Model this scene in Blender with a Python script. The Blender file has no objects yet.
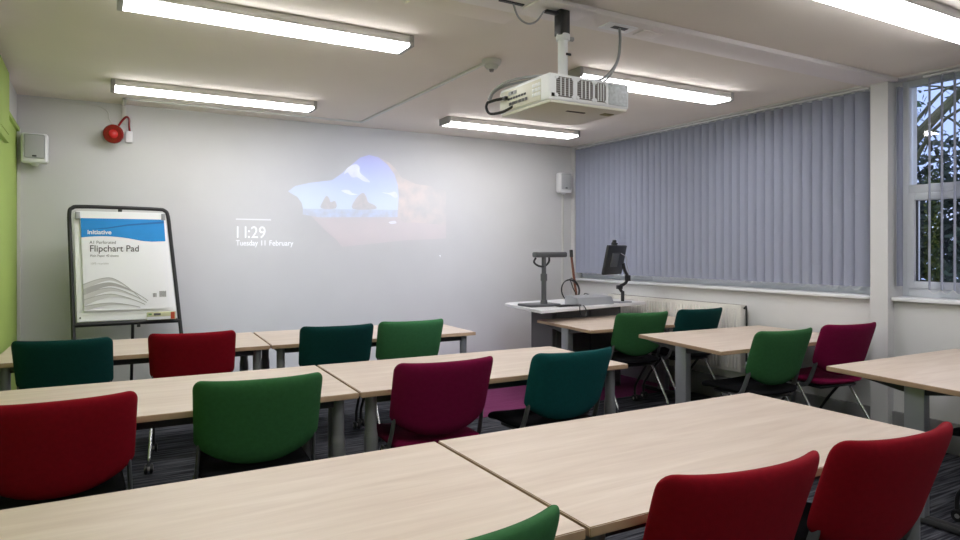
import bpy, bmesh, math, random
from math import sin, cos, pi, radians as R
from mathutils import Vector, Matrix
random.seed(7)
S = bpy.context.scene
COL = S.collection

# ---------------------------------------------------------------- camera
cam_d = bpy.data.cameras.new('camera')
cam = bpy.data.objects.new('camera', cam_d); COL.objects.link(cam)
cam.location = (0, 0, 1.395)
cam.rotation_euler = (R(90), 0, -0.5232)
cam_d.sensor_width = 36
cam_d.lens = 668.85 * 36 / 960
cam_d.shift_y = -21 / 960
cam_d.clip_start = 0.02
S.camera = cam

# ---------------------------------------------------------------- sky, exposure
w = bpy.data.worlds.new('sky'); S.world = w; w.use_nodes = True
nt = w.node_tree; bg = nt.nodes['Background']
tc = nt.nodes.new('ShaderNodeTexCoord'); nz = nt.nodes.new('ShaderNodeTexNoise')
nz.inputs['Scale'].default_value = 3.0; nz.inputs['Detail'].default_value = 4
rp = nt.nodes.new('ShaderNodeValToRGB')
rp.color_ramp.elements[0].position = .38; rp.color_ramp.elements[0].color = (.30, .40, .72, 1)
rp.color_ramp.elements[1].position = .62; rp.color_ramp.elements[1].color = (.72, .78, .95, 1)
nt.links.new(tc.outputs['Generated'], nz.inputs['Vector'])
nt.links.new(nz.outputs['Fac'], rp.inputs['Fac'])
nt.links.new(rp.outputs['Color'], bg.inputs['Color'])
bg.inputs['Strength'].default_value = .85
S.view_settings.view_transform = 'Standard'
S.view_settings.look = 'None'
S.view_settings.gamma = 1
S.view_settings.use_curve_mapping = False
S.view_settings.exposure = 1.25
LAMP = 9.8            # strength of the fluorescent diffusers
LAMP_COL = (.985, .97, .975)

H, WX, WY, LX, BY = 2.647, 5.081, 6.56, -0.541, -2.4

# ---------------------------------------------------------------- materials
def mat(name, col, rough=.6, metal=0, spec=None, emit=None, estr=0, noise=0, nscale=40, bump=0, bscale=200):
    m = bpy.data.materials.new(name); m.use_nodes = True
    n = m.node_tree; b = n.nodes['Principled BSDF']
    b.inputs['Base Color'].default_value = (*col, 1)
    b.inputs['Roughness'].default_value = rough
    b.inputs['Metallic'].default_value = metal
    if spec is not None: b.inputs['Specular IOR Level'].default_value = spec
    if emit: b.inputs['Emission Color'].default_value = (*emit, 1); b.inputs['Emission Strength'].default_value = estr
    if noise or bump:
        t = n.nodes.new('ShaderNodeTexCoord')
    if noise:
        x = n.nodes.new('ShaderNodeTexNoise'); x.inputs['Scale'].default_value = nscale; x.inputs['Detail'].default_value = 5
        r = n.nodes.new('ShaderNodeValToRGB')
        r.color_ramp.elements[0].position = .3; r.color_ramp.elements[0].color = (*[c * (1 - noise) for c in col], 1)
        r.color_ramp.elements[1].position = .7; r.color_ramp.elements[1].color = (*[min(1, c * (1 + noise)) for c in col], 1)
        n.links.new(t.outputs['Object'], x.inputs['Vector']); n.links.new(x.outputs['Fac'], r.inputs['Fac'])
        n.links.new(r.outputs['Color'], b.inputs['Base Color'])
    if bump:
        x = n.nodes.new('ShaderNodeTexNoise'); x.inputs['Scale'].default_value = bscale; x.inputs['Detail'].default_value = 3
        bp = n.nodes.new('ShaderNodeBump'); bp.inputs['Strength'].default_value = bump; bp.inputs['Distance'].default_value = .002
        n.links.new(t.outputs['Object'], x.inputs['Vector']); n.links.new(x.outputs['Fac'], bp.inputs['Height'])
        n.links.new(bp.outputs['Normal'], b.inputs['Normal'])
    return m

def wood_mat():
    m = bpy.data.materials.new('pale_beech_laminate'); m.use_nodes = True
    n = m.node_tree; L = n.links; b = n.nodes['Principled BSDF']
    b.inputs['Roughness'].default_value = .42; b.inputs['Specular IOR Level'].default_value = .45
    t = n.nodes.new('ShaderNodeTexCoord'); mp = n.nodes.new('ShaderNodeMapping')
    oi = n.nodes.new('ShaderNodeObjectInfo'); ad = n.nodes.new('ShaderNodeVectorMath'); ad.operation = 'ADD'
    sc = n.nodes.new('ShaderNodeVectorMath'); sc.operation = 'SCALE'; sc.inputs['Scale'].default_value = 3
    L.new(oi.outputs['Location'], sc.inputs[0])
    L.new(t.outputs['Object'], ad.inputs[0]); L.new(sc.outputs[0], ad.inputs[1])
    mp.inputs['Scale'].default_value = (1.1, 9, 9)
    L.new(ad.outputs[0], mp.inputs['Vector'])
    a = n.nodes.new('ShaderNodeTexNoise'); a.inputs['Scale'].default_value = 2.2; a.inputs['Detail'].default_value = 6; a.inputs['Distortion'].default_value = .6
    L.new(mp.outputs[0], a.inputs['Vector'])
    r = n.nodes.new('ShaderNodeValToRGB')
    e = r.color_ramp.elements
    e[0].position = .3; e[0].color = (.565, .455, .375, 1)
    e[1].position = .72; e[1].color = (.66, .56, .475, 1)
    x = e.new(.5); x.color = (.61, .505, .42, 1)
    L.new(a.outputs['Fac'], r.inputs['Fac'])
    mp2 = n.nodes.new('ShaderNodeMapping'); mp2.inputs['Scale'].default_value = (3, 90, 90); L.new(ad.outputs[0], mp2.inputs['Vector'])
    f = n.nodes.new('ShaderNodeTexNoise'); f.inputs['Scale'].default_value = 2; L.new(mp2.outputs[0], f.inputs['Vector'])
    mx = n.nodes.new('ShaderNodeMixRGB'); mx.blend_type = 'MULTIPLY'; mx.inputs['Fac'].default_value = .12
    L.new(r.outputs['Color'], mx.inputs['Color1']); L.new(f.outputs['Fac'], mx.inputs['Color2'])
    L.new(mx.outputs['Color'], b.inputs['Base Color'])
    return m

def carpet_mat(name, base, streak):
    m = bpy.data.materials.new(name); m.use_nodes = True
    n = m.node_tree; L = n.links; b = n.nodes['Principled BSDF']
    b.inputs['Roughness'].default_value = .95; b.inputs['Specular IOR Level'].default_value = .15
    t = n.nodes.new('ShaderNodeTexCoord'); mp = n.nodes.new('ShaderNodeMapping'); mp.inputs['Scale'].default_value = (2.2, 42, 1)
    L.new(t.outputs['Object'], mp.inputs['Vector'])
    a = n.nodes.new('ShaderNodeTexNoise'); a.inputs['Scale'].default_value = 1.3; a.inputs['Detail'].default_value = 4
    L.new(mp.outputs[0], a.inputs['Vector'])
    r = n.nodes.new('ShaderNodeValToRGB'); e = r.color_ramp.elements
    e[0].position = .42; e[0].color = (*base, 1); e[1].position = .68; e[1].color = (*streak, 1)
    L.new(a.outputs['Fac'], r.inputs['Fac'])
    g = n.nodes.new('ShaderNodeTexNoise'); g.inputs['Scale'].default_value = 260; L.new(t.outputs['Object'], g.inputs['Vector'])
    mx = n.nodes.new('ShaderNodeMixRGB'); mx.blend_type = 'OVERLAY'; mx.inputs['Fac'].default_value = .6
    L.new(r.outputs['Color'], mx.inputs['Color1']); L.new(g.outputs['Fac'], mx.inputs['Color2'])
    L.new(mx.outputs['Color'], b.inputs['Base Color'])
    return m

def glass_mat():
    m = bpy.data.materials.new('window_glass'); m.use_nodes = True
    n = m.node_tree; n.nodes.clear(); L = n.links
    o = n.nodes.new('ShaderNodeOutputMaterial'); t = n.nodes.new('ShaderNodeBsdfTransparent'); g = n.nodes.new('ShaderNodeBsdfGlossy')
    g.inputs['Roughness'].default_value = .0
    f = n.nodes.new('ShaderNodeFresnel'); f.inputs['IOR'].default_value = 1.5
    x = n.nodes.new('ShaderNodeMixShader')
    L.new(f.outputs[0], x.inputs[0]); L.new(t.outputs[0], x.inputs[1]); L.new(g.outputs[0], x.inputs[2]); L.new(x.outputs[0], o.inputs[0])
    return m

WALLC = (.61, .61, .62)
M = dict(
    wall=mat('white_wall_paint', WALLC, .75, noise=.015, nscale=3, bump=.1, bscale=120),
    green=mat('lime_green_wall_paint', (.36, .50, .115), .7, noise=.03, nscale=2),
    ceil=mat('ceiling_paint', (.80, .745, .69), .85, noise=.02, nscale=2),
    beam=mat('beam_paint', (.78, .74, .74), .8),
    trimw=mat('white_gloss_trim', (.72, .73, .77), .35),
    conduit=mat('white_plastic_trunking', (.62, .62, .60), .5),
    dado=mat('grey_skirting', (.20, .20, .21), .55),
    carpet=carpet_mat('charcoal_striped_carpet', (.018, .019, .026), (.125, .128, .15)),
    purple=carpet_mat('purple_carpet', (.17, .032, .105), (.21, .045, .13)),
    wood=wood_mat(),
    edge=mat('table_edge_band', (.40, .27, .17), .5, noise=.1, nscale=8),
    leg=mat('grey_powder_coat', (.22, .225, .235), .38, metal=.35),
    silver=mat('silver_powder_coat', (.30, .31, .34), .35, metal=.4),
    darkmetal=mat('dark_under_frame', (.035, .035, .038), .5),
    black=mat('black_plastic', (.012, .012, .014), .42),
    blackfab=mat('black_seat_fabric', (.010, .010, .012), .9, spec=.1, bump=.5, bscale=500),
    chrome=mat('satin_chrome', (.55, .56, .58), .22, metal=1),
    upright=mat('grey_plastic_arm', (.085, .088, .095), .45),
    white=mat('white_plastic', (.80, .81, .84), .4),
    offwhite=mat('cream_plastic', (.66, .64, .56), .45),
    greyplastic=mat('grey_plastic', (.32, .33, .35), .45),
    fixture=mat('fixture_pale_grey', (.66, .64, .62), .5),
    metalgrey=mat('fixture_grey_metal', (.34, .33, .33), .4),
    blind=mat('grey_blind_fabric', (.32, .342, .44), .9, spec=.1),
    bead=mat('blind_chain', (.75, .76, .80), .4),
    rad=mat('radiator_enamel', (.70, .68, .64), .4),
    slot=mat('vent_slot_dark', (.10, .085, .08), .7),
    desk=mat('white_worktop', (.74, .74, .76), .35),
    panel=mat('grey_desk_panel', (.105, .105, .115), .6),
    red=mat('red_fabric', (.22, .002, .010), .85, spec=.15, noise=.07, nscale=60, bump=.6, bscale=500),
    magenta=mat('magenta_fabric', (.16, .003, .040), .85, spec=.15, noise=.07, nscale=60, bump=.6, bscale=500),
    greenf=mat('green_fabric', (.034, .125, .045), .85, spec=.15, noise=.07, nscale=60, bump=.6, bscale=500),
    teal=mat('teal_fabric', (.004, .070, .072), .85, spec=.15, noise=.07, nscale=60, bump=.6, bscale=500),
    darkteal=mat('dark_green_fabric', (.003, .042, .040), .85, spec=.15, noise=.07, nscale=60, bump=.6, bscale=500),
    redgloss=mat('red_gloss_plastic', (.22, .005, .008), .25),
    glass=glass_mat(),
    frame=mat('window_frame_upvc', (.66, .69, .76), .4),
    gasket=mat('window_gasket', (.02, .02, .022), .6),
    bark=mat('mossy_bark', (.10, .10, .055), .95, noise=.5, nscale=6, bump=1, bscale=20),
    leaf=mat('leaf_green', (.045, .085, .035), .8, noise=.4, nscale=2),
    leafd=mat('leaf_dark', (.022, .04, .022), .8, noise=.4, nscale=2),
    grass=mat('grass', (.05, .09, .035), .95, noise=.4, nscale=2),
    brown=mat('brown_rod', (.16, .055, .03), .45),
    board=mat('white_board', (.86, .87, .91), .3),
    paper=mat('white_paper', (.84, .85, .90), .7),
    blue=mat('pad_blue', (.0, .235, .64), .5, noise=.06, nscale=5),
    bluedark=mat('pad_blue_fold', (.0, .13, .40), .5),
    ink=mat('dark_ink', (.10, .10, .11), .7),
    inkgrey=mat('pad_wave_grey', (.42, .42, .43), .7),
    inkgrey2=mat('pad_wave_light_grey', (.58, .58, .59), .7),
    inkgrey3=mat('pad_wave_dark_grey', (.24, .24, .25), .7),
    yel=mat('pale_yellow_label', (.62, .62, .40), .6),
    orange=mat('orange_red_label', (.55, .08, .03), .6),
    lens=mat('dark_lens', (.01, .01, .015), .1),
)
M['tube'] = mat('fluorescent_diffuser', (.9, .9, .9), .5, emit=LAMP_COL, estr=LAMP)

# ---------------------------------------------------------------- helpers
class MB:
    """collects shapes, then links them as one mesh object"""
    def __init__(s): s.bm = bmesh.new(); s.mats = []
    def _mi(s, m):
        if m not in s.mats: s.mats.append(m)
        return s.mats.index(m)
    def _add(s, b2, m, mtx=None):
        if mtx is not None: b2.transform(mtx)
        me = bpy.data.meshes.new('t'); b2.to_mesh(me); b2.free()
        k = len(s.bm.faces); s.bm.from_mesh(me); bpy.data.meshes.remove(me)
        s.bm.faces.ensure_lookup_table(); mi = s._mi(m)
        for f in s.bm.faces[k:]: f.material_index = mi
        return s
    def box(s, c, d, m, bev=0, rot=None, seg=2):
        b = bmesh.new(); bmesh.ops.create_cube(b, size=1)
        bmesh.ops.scale(b, vec=d, verts=b.verts)
        if bev: bmesh.ops.bevel(b, geom=b.edges[:], offset=bev, segments=seg, affect='EDGES', profile=.5)
        mt = Matrix.Translation(c)
        if rot is not None: mt = mt @ rot
        return s._add(b, m, mt)
    def span(s, a, b_, m, bev=0):
        a = Vector(a); b_ = Vector(b_)
        return s.box((a + b_) / 2, [abs(x) for x in (b_ - a)], m, bev)
    def cyl(s, a, b_, r, m, r2=None, n=20, bev=0):
        a = Vector(a); b_ = Vector(b_); d = b_ - a
        b = bmesh.new(); bmesh.ops.create_cone(b, cap_ends=True, segments=n, radius1=r, radius2=r if r2 is None else r2, depth=d.length)
        if bev:
            ed = [e for e in b.edges if all(abs(abs(v.co.z) - d.length / 2) < 1e-6 for v in e.verts)]
            bmesh.ops.bevel(b, geom=ed, offset=bev, segments=2, affect='EDGES')
        q = d.to_track_quat('Z', 'Y').to_matrix().to_4x4()
        return s._add(b, m, Matrix.Translation((a + b_) / 2) @ q)
    def sph(s, c, r, m, sc=(1, 1, 1), n=20):
        b = bmesh.new(); bmesh.ops.create_uvsphere(b, u_segments=n, v_segments=n // 2, radius=r)
        return s._add(b, m, Matrix.Translation(c) @ Matrix.Diagonal((*sc, 1)))
    def tube(s, pts, r, m, n=10, smooth=4, radii=None, flat=1.0):
        pts = [Vector(p) for p in pts]
        if smooth and len(pts) > 2:
            out = []; rr = []
            P = [pts[0] * 2 - pts[1]] + pts + [pts[-1] * 2 - pts[-2]]
            for i in range(1, len(P) - 2):
                for k in range(smooth):
                    t = k / smooth
                    out.append(.5 * ((2 * P[i]) + (P[i + 1] - P[i - 1]) * t + (2 * P[i - 1] - 5 * P[i] + 4 * P[i + 1] - P[i + 2]) * t * t + (-P[i - 1] + 3 * P[i] - 3 * P[i + 1] + P[i + 2]) * t ** 3))
                    if radii: rr.append(radii[i - 1] * (1 - t) + radii[i] * t)
            out.append(pts[-1])
            if radii: rr.append(radii[-1]); radii = rr
            pts = out
        b = bmesh.new(); rings = []; nrm = None
        for i, p in enumerate(pts):
            d = (pts[min(i + 1, len(pts) - 1)] - pts[max(i - 1, 0)]).normalized()
            if nrm is None:
                nrm = d.orthogonal().normalized()
                if abs(d.x) < .9: nrm = (Vector((1, 0, 0)) - d * d.x).normalized()
            nrm = (nrm - d * nrm.dot(d)).normalized(); bi = d.cross(nrm)
            rad = radii[i] if radii else r
            rings.append([b.verts.new(p + (nrm * cos(2 * pi * k / n) * flat + bi * sin(2 * pi * k / n)) * rad) for k in range(n)])
        for i in range(len(rings) - 1):
            for k in range(n):
                b.faces.new((rings[i][k], rings[i][(k + 1) % n], rings[i + 1][(k + 1) % n], rings[i + 1][k]))
        b.faces.new(rings[0][::-1]); b.faces.new(rings[-1])
        return s._add(b, m)
    def prism(s, poly, vec, m, bev=0):
        """poly: 3-D points of one face, vec: extrusion"""
        b = bmesh.new(); vec = Vector(vec)
        v = [b.verts.new(p) for p in poly]; u = [b.verts.new(Vector(p) + vec) for p in poly]
        b.faces.new(v); b.faces.new(u[::-1]); k = len(v)
        for i in range(k): b.faces.new((v[i], u[i], u[(i + 1) % k], v[(i + 1) % k]))
        bmesh.ops.recalc_face_normals(b, faces=b.faces[:])
        if bev: bmesh.ops.bevel(b, geom=b.edges[:], offset=bev, segments=2, affect='EDGES')
        return s._add(b, m)
    def sheet(s, fn, nu, nv, m):
        """fn(i,j)->(front, back) points; border points coincide"""
        b = bmesh.new(); F = [[None] * (nv + 1) for _ in range(nu + 1)]; B = [[None] * (nv + 1) for _ in range(nu + 1)]
        for i in range(nu + 1):
            for j in range(nv + 1):
                f, k = fn(i, j); F[i][j] = b.verts.new(f)
                B[i][j] = F[i][j] if i in (0, nu) or j in (0, nv) else b.verts.new(k)
        for i in range(nu):
            for j in range(nv):
                b.faces.new((F[i][j], F[i + 1][j], F[i + 1][j + 1], F[i][j + 1]))
                q = (B[i][j + 1], B[i + 1][j + 1], B[i + 1][j], B[i][j])
                if len(set(q)) == 4:
                    try: b.faces.new(q)
                    except ValueError: pass
        bmesh.ops.recalc_face_normals(b, faces=b.faces[:])
        return s._add(b, m)
    def build(s, name, parent=None, smooth=True, loc=None, rotz=0, angle=38):
        me = bpy.data.meshes.new(name)
        if loc is not None: pass
        s.bm.to_mesh(me); s.bm.free()
        for m in s.mats: me.materials.append(m)
        if smooth:
            for p in me.polygons: p.use_smooth = True
            me.set_sharp_from_angle(angle=R(angle))
        o = bpy.data.objects.new(name, me); COL.objects.link(o)
        if parent: o.parent = parent
        if loc is not None: o.location = loc; o.rotation_euler.z = rotz
        return o

def tag(o, label, cat, group=None):
    o['label'] = label; o['category'] = cat
    if group: o['group'] = group
    return o
def thing(name, label, cat, loc=(0, 0, 0), rotz=0, group=None):
    o = bpy.data.objects.new(name, None); COL.objects.link(o); o.empty_display_size = .1
    o.location = loc; o.rotation_euler = (0, 0, rotz)
    return tag(o, label, cat, group)
def struct(mb, name, **k):
    o = mb.build(name, **k); o['kind'] = 'structure'; return o
def children(o): return [c for c in COL.objects if c.parent == o]
def dup(root, loc, rotz, label, group=None):
    r = root.copy(); COL.objects.link(r); r.location = loc; r.rotation_euler = (0, 0, rotz); r['label'] = label
    if group: r['group'] = group
    for ch in children(root):
        c = ch.copy(); COL.objects.link(c); c.parent = r
        for g in children(ch):
            d = g.copy(); COL.objects.link(d); d.parent = c
    return r
def text(name, body, size, m, parent, loc, rot, sx=1, bold=0, thick=.0006, align='LEFT'):
    cu = bpy.data.curves.new(name, 'FONT'); cu.body = body; cu.size = size; cu.extrude = thick; cu.offset = bold; cu.align_x = align
    t = bpy.data.objects.new('tmp', cu); COL.objects.link(t)
    dg = bpy.context.evaluated_depsgraph_get()
    me = bpy.data.meshes.new_from_object(t.evaluated_get(dg)); bpy.data.objects.remove(t); bpy.data.curves.remove(cu)
    me.name = name; me.materials.clear(); me.materials.append(m)
    o = bpy.data.objects.new(name, me); COL.objects.link(o); o.location = loc; o.rotation_euler = rot; o.scale = (sx, 1, 1)
    if parent: o.parent = parent
    return o

# ================================================================ the room
X2 = 5.40   # outer face of the window wall
struct(MB().span((LX - .15, BY - .1, -.12), (X2, WY + .15, 0), M['carpet']), 'floor', smooth=False)
b = MB().span((2.72, 4.78, 0), (WX, WY, .004), M['purple']); struct(b, 'trim_1', smooth=False)
struct(MB().span((LX - .15, BY - .1, H), (X2, WY + .15, H + .12), M['ceil']), 'ceiling', smooth=False)
struct(MB().span((LX - .15, WY, 0), (X2, WY + .15, H), M['wall']), 'wall_front', smooth=False)
struct(MB().span((LX - .15, BY, 0), (X2, BY - .12, H), M['wall']), 'wall_back', smooth=False)
# left wall: lime green below, pale band above
b = MB().span((LX - .15, BY, 0), (LX, WY, 2.37), M['green']).span((LX - .15, BY, 2.37), (LX, WY, H), M['wall'])
struct(b, 'wall_left', smooth=False)
b = MB().span((LX, BY, 2.345), (LX + .02, WY, 2.375), M['green'])
struct(b, 'trim_2', smooth=False)
# right wall around the two windows
SZ = 1.045
b = MB()
b.span((WX, BY, 0), (X2, WY, SZ - .02), M['wall'])
b.span((WX, BY, 2.632), (X2, WY, H), M['wall'])
b.span((WX, 6.50, SZ - .02), (X2, WY, 2.632), M['wall'])
b.span((WX, 2.735, SZ - .02), (X2, 2.86, 2.632), M['wall'])
b.span((WX, BY, SZ - .02), (X2, -.6, 2.632), M['wall'])
struct(b, 'wall_right', smooth=False)
b = MB().span((WX - .075, 2.735, 0), (WX, 2.862, H), M['wall'])
struct(b, 'trim_3', smooth=False)                       # pier between the windows
b = MB().span((LX, 2.70, H - .03), (WX - .001, 2.92, H), M['beam'], .004)
struct(b, 'trim_4')                                     # shallow ceiling beam
b = MB().span((WX - .03, 2.87, 0), (WX, WY, .21), M['dado'], .003).span((WX - .03, BY, 0), (WX, 2.73, .21), M['dado'], .003)
struct(b, 'baseboard_right')
struct(MB().span((LX, WY - .018, 0), (WX - .03, WY, .10), M['dado'], .003), 'baseboard_front')
struct(MB().span((LX, BY, 0), (LX + .018, WY - .02, .10), M['dado'], .003), 'baseboard_left')
# window sills
struct(MB().span((WX - .045, 2.865, SZ - .028), (WX + .17, 6.499, SZ), M['trimw'], .006), 'trim_5')
struct(MB().span((WX - .045, -.6, SZ - .028), (WX + .17, 2.73, SZ), M['trimw'], .006), 'trim_6')

def window(name, y0, y1, mull, low):
    fx0, fx1 = 5.20, 5.26; z0, z1 = SZ, 2.632
    root = bpy.data.objects.new(name, None); COL.objects.link(root); root['kind'] = 'structure'
    f = MB()
    f.span((fx0, y0, z0), (fx1, y1, z0 + .07), M['frame'], .004).span((fx0, y0, z1 - .045), (fx1, y1, z1), M['frame'], .004)
    for y in [y0 + .0225, y1 - .0225] + mull: f.span((fx0 - .003, y - .0225, z0 + .001), (fx1 + .003, y + .0225, z1 - .001), M['frame'], .004)
    f.span((fx0, y0, 1.795), (fx1, y1, 1.865), M['frame'], .004)
    f.build('window_frame', root)
    ys = [y0 + .02] + mull + [y1 - .02]
    if low:
        for a, c in zip(ys[:-1], ys[1:]):
            s = MB()
            a2, c2 = a + .02, c - .02
            s.span((fx0 - .015, a2 - .001, z0 + .064), (fx1 + .006, a2 + .05, 1.801), M['frame'], .004).span((fx0 - .015, c2 - .05, z0 + .064), (fx1 + .006, c2 + .001, 1.801), M['frame'], .004)
            s.span((fx0 - .012, a2 + .004, z0 + .065), (fx1 + .004, c2 - .004, z0 + .115), M['frame'], .004).span((fx0 - .012, a2 + .004, 1.75), (fx1 + .004, c2 - .004, 1.80), M['frame'], .004)
            s.span((fx0 + .01, a2 + .048, z0 + .113), (fx0 + .03, a2 + .056, 1.752), M['gasket']).span((fx0 + .01, c2 - .056, z0 + .113), (fx0 + .03, c2 - .048, 1.752), M['gasket'])
            s.span((fx0 + .01, a2 + .05, z0 + .11), (fx0 + .03, c2 - .05, z0 + .12), M['gasket'])
            s.build('window_sash', root)
    for y0_, y1_ in zip(ys[:-1], ys[1:]):
        MB().span((5.232, y0_, z0 + .02), (5.238, y1_, 1.83), M['glass']).build('glass_pane', root, smooth=False)
        MB().span((5.232, y0_, 1.83), (5.238, y1_, z1 - .02), M['glass']).build('glass_pane', root, smooth=False)
window('window_1', 2.86, 6.50, [4.07, 5.29], False)
window('window_2', -.6, 2.735, [1.62, .5], True)

# green cupboard edge high on the left wall
b = MB().span((LX, 4.6, 2.13), (LX + .03, 5.66, 2.62), M['green'], .004).span((LX + .03, 4.66, 2.18), (LX + .036, 5.60, 2.57), M['green'], .002)
tag(b.build('wall_panel'), 'lime green framed panel high on the green left wall', 'panel')

# ================================================================ outdoors
b = MB().span((5.6, -14, -.6), (34, 26, -.5), M['grass']); struct(b, 'trim_7', smooth=False)
def crown(c, rad, n, m, size):
    mb = MB(); bm = mb.bm; mi = mb._mi(m)
    for _ in range(n):
        d = Vector((random.gauss(0, 1), random.gauss(0, 1), random.gauss(0, 1))).normalized() * random.random() ** .45
        p = Vector((c[0] + d.x * rad[0], c[1] + d.y * rad[1], c[2] + d.z * rad[2]))
        u = Vector((random.uniform(-1, 1), random.uniform(-1, 1), random.uniform(-1, 1))).normalized(); v = u.orthogonal().normalized()
        s_ = size * random.uniform(.6, 1.5)
        vs = [bm.verts.new(p + q) for q in (u * s_, v * s_ * .5, -u * s_, -v * s_ * .5)]
        f = bm.faces.new(vs); f.material_index = mi
    return mb
def tree(loc, h, label, name, limbs, crowns, m, lean=0, r=.18):
    t = thing(name, label, 'tree', loc, 0, 'trees outside the window')
    mb = MB()
    mb.tube([(0, 0, -.05), (.05, lean * .2, h * .35), (0, lean * .6, h * .7), (0, lean, h)], r, M['bark'], 10, 4, [r * 1.2, r, r * .7, r * .3])
    mb.build('trunk', t)
    for pts, rr in limbs: MB().tube(pts, rr, M['bark'], 8, 4, [rr * (1 - .7 * i / (len(pts) - 1)) for i in range(len(pts))]).build('branch', t)
    k = MB()
    for c, rad, n, sz in crowns: crown_bm = crown(c, rad, n, m, sz); me = bpy.data.meshes.new('t'); crown_bm.bm.to_mesh(me); crown_bm.bm.free(); kk = len(k.bm.faces); k.bm.from_mesh(me); bpy.data.meshes.remove(me); k._mi(m)
    k.build('foliage', t, smooth=False)
    return t
def twigs(base, n, L, seed):
    random.seed(seed); out = []
    for i in range(n):
        a = random.uniform(0, 2 * pi); z = base + random.uniform(-.8, 1.6)
        p = Vector((0, 0, z)); d = Vector((cos(a), sin(a), random.uniform(.1, .9)))
        out.append(([p, p + d * L * .4, p + d * L * .75 + Vector((0, 0, .2)), p + d * L + Vector((random.uniform(-.3, .3), random.uniform(-.3, .3), .1))], .035))
    return out
tree((8.0, 4.75, -.5), 4.6, 'tree with a thick mossy bough slanting up across the right window', 'mossy_tree',
     [([(0, 0, 1.9), (0, -.35, 2.6), (0, -.65, 3.1), (.1, -1.15, 3.65), (.2, -1.9, 4.4)], .10)] + twigs(2.6, 10, 1.8, 3),
     [((.6, -.4, 4.2), (1.5, 1.6, 1.2), 500, .05)], M['leaf'], .4, .12)
tree((12.3, 4.55, -.5), 5.5, 'slim bare trunk tree seen through the right window behind the mossy bough', 'slim_tree', twigs(3.0, 40, 1.3, 5),
     [((0, 0, 4.6), (1.3, 1.3, 1.3), 500, .05), ((.0, .0, 1.6), (1.3, 1.3, 1.0), 1600, .06)], M['leafd'], -.1, .10)
tree((12.3, 7.45, -.5), 6.0, 'dark evergreen tree at the left edge of the right window view', 'evergreen_tree', twigs(3.2, 12, 1.2, 8),
     [((0, 0, 3.4), (1.3, 1.35, 2.8), 4200, .08)], M['leafd'], .1, .14)
k = crown((0, 0, 0), (1.0, 6.5, 2.3), 17000, M['leafd'], .10).build('hedge', smooth=False)
k.location = (15.4, 8.0, 1.6); tag(k, 'dark green hedge running behind the trees outside', 'hedge')
random.seed(21)

# ================================================================ ceiling lights
def light(x0, x1, y0, y1, label):
    cx, cy = (x0 + x1) / 2, (y0 + y1) / 2; wx, wy = x1 - x0, y1 - y0
    t = thing('ceiling_light', label, 'light', (cx, cy, H), 0, 'fluorescent batten lights on the ceiling')
    MB().box((0, 0, -.0255), (wx, wy, .050), M['fixture'], .004).build('housing', t)
    MB().box((0, 0, -.056), (wx - .04, wy - .004, .022), M['tube'], .006).build('diffuser', t)
    for s_ in (-1, 1):
        MB().box((s_ * (wx / 2 - .010), 0, -.036), (.028, wy + .012, .066), M['metalgrey'], .004).build('end_cap', t)
    return t
light(.10, 1.62, 3.59, 3.77, 'long bright ceiling light nearest the camera on the left')
light(.11, 1.63, 5.59, 5.77, 'bright ceiling light in front of the red wall sounder, far left')
light(2.88, 4.44, 5.59, 5.77, 'bright ceiling light near the front wall, left of the right wall speaker')
light(2.88, 4.42, 3.62, 3.81, 'bright ceiling light partly hidden behind the projector')
light(2.90, 4.42, 1.78, 1.97, 'largest bright ceiling light cut off by the top right of the photo')
# unseen fittings added for their light, continuing the grid over and behind the camera
light(.10, 1.62, 1.60, 1.78, 'unseen ceiling light added just overhead on the left')
light(2.90, 4.42, -.30, -.12, 'unseen ceiling light added on the right behind the camera')
light(.10, 1.62, -.42, -.24, 'unseen ceiling light added on the left behind the camera')

# ================================================================ blinds
def blind(label, y0, y1, n, ang, x, loc_group, wslat, ztop=2.612, zbot=1.095, chain=True):
    t = thing('vertical_blind', label, 'blind', (x, (y0 + y1) / 2, ztop))
    yc = (y0 + y1) / 2
    MB().box((0, 0, .010), (.035, y1 - y0, .016), M['trimw'], .003).build('headrail', t)
    me = None
    for i in range(n):
        y = y0 + (i + .5) * (y1 - y0) / n - yc
        a = ang + random.uniform(-.008, .008)
        if me is None:
            s = MB(); hl = ztop - zbot - .012
            bm = s.bm; s._mi(M['blind']); cols = []
            for k in range(7):
                u = (k / 6 - .5) * wslat; bow = -.010 * (1 - (2 * k / 6 - 1) ** 2)
                cols.append([bm.verts.new((bow, u, z)) for z in (-.012, -hl)])
            for k in range(6): bm.faces.new((cols[k][0], cols[k + 1][0], cols[k + 1][1], cols[k][1]))
            bm.normal_update()
            bmesh.ops.solidify(bm, geom=bm.faces[:], thickness=.0012)
            s.box((0, 0, -.002), (.008, .02, .025), M['bead']).box((0, 0, -hl + .02), (.004, wslat * .9, .035), M['blind'], .001)
            o = s.build('slat', t); me = o.data
        else:
            o = bpy.data.objects.new('slat', me); COL.objects.link(o); o.parent = t
        o.location = (0, y, 0); o.rotation_euler.z = a
    if chain:
        c = MB(); z = zbot - ztop + .016
        for i in range(n - 1):
            a = y0 + (i + .5) * (y1 - y0) / n - yc; d = (y1 - y0) / n
            c.tube([(-.028, a, z), (-.030, a + d * .25, z - .020), (-.030, a + d * .5, z - .028), (-.030, a + d * .75, z - .020), (-.028, a + d, z)], .0022, M['bead'], 5, 3)
        c.build('bead_chain', t)
    return t
blind('closed grey vertical blind covering the long window on the right wall', 2.93, 6.47, 40, R(36), 5.115, None, .118)
blind('opened grey vertical blind over the window at the right photo edge', .3, 2.55, 28, R(-60), 5.125, None, .089)
s = thing('blind_stack_cover', 'pale grey bunched end slats beside the white pier at the right window', 'blind', (5.12, 2.69, 2.58))
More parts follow.
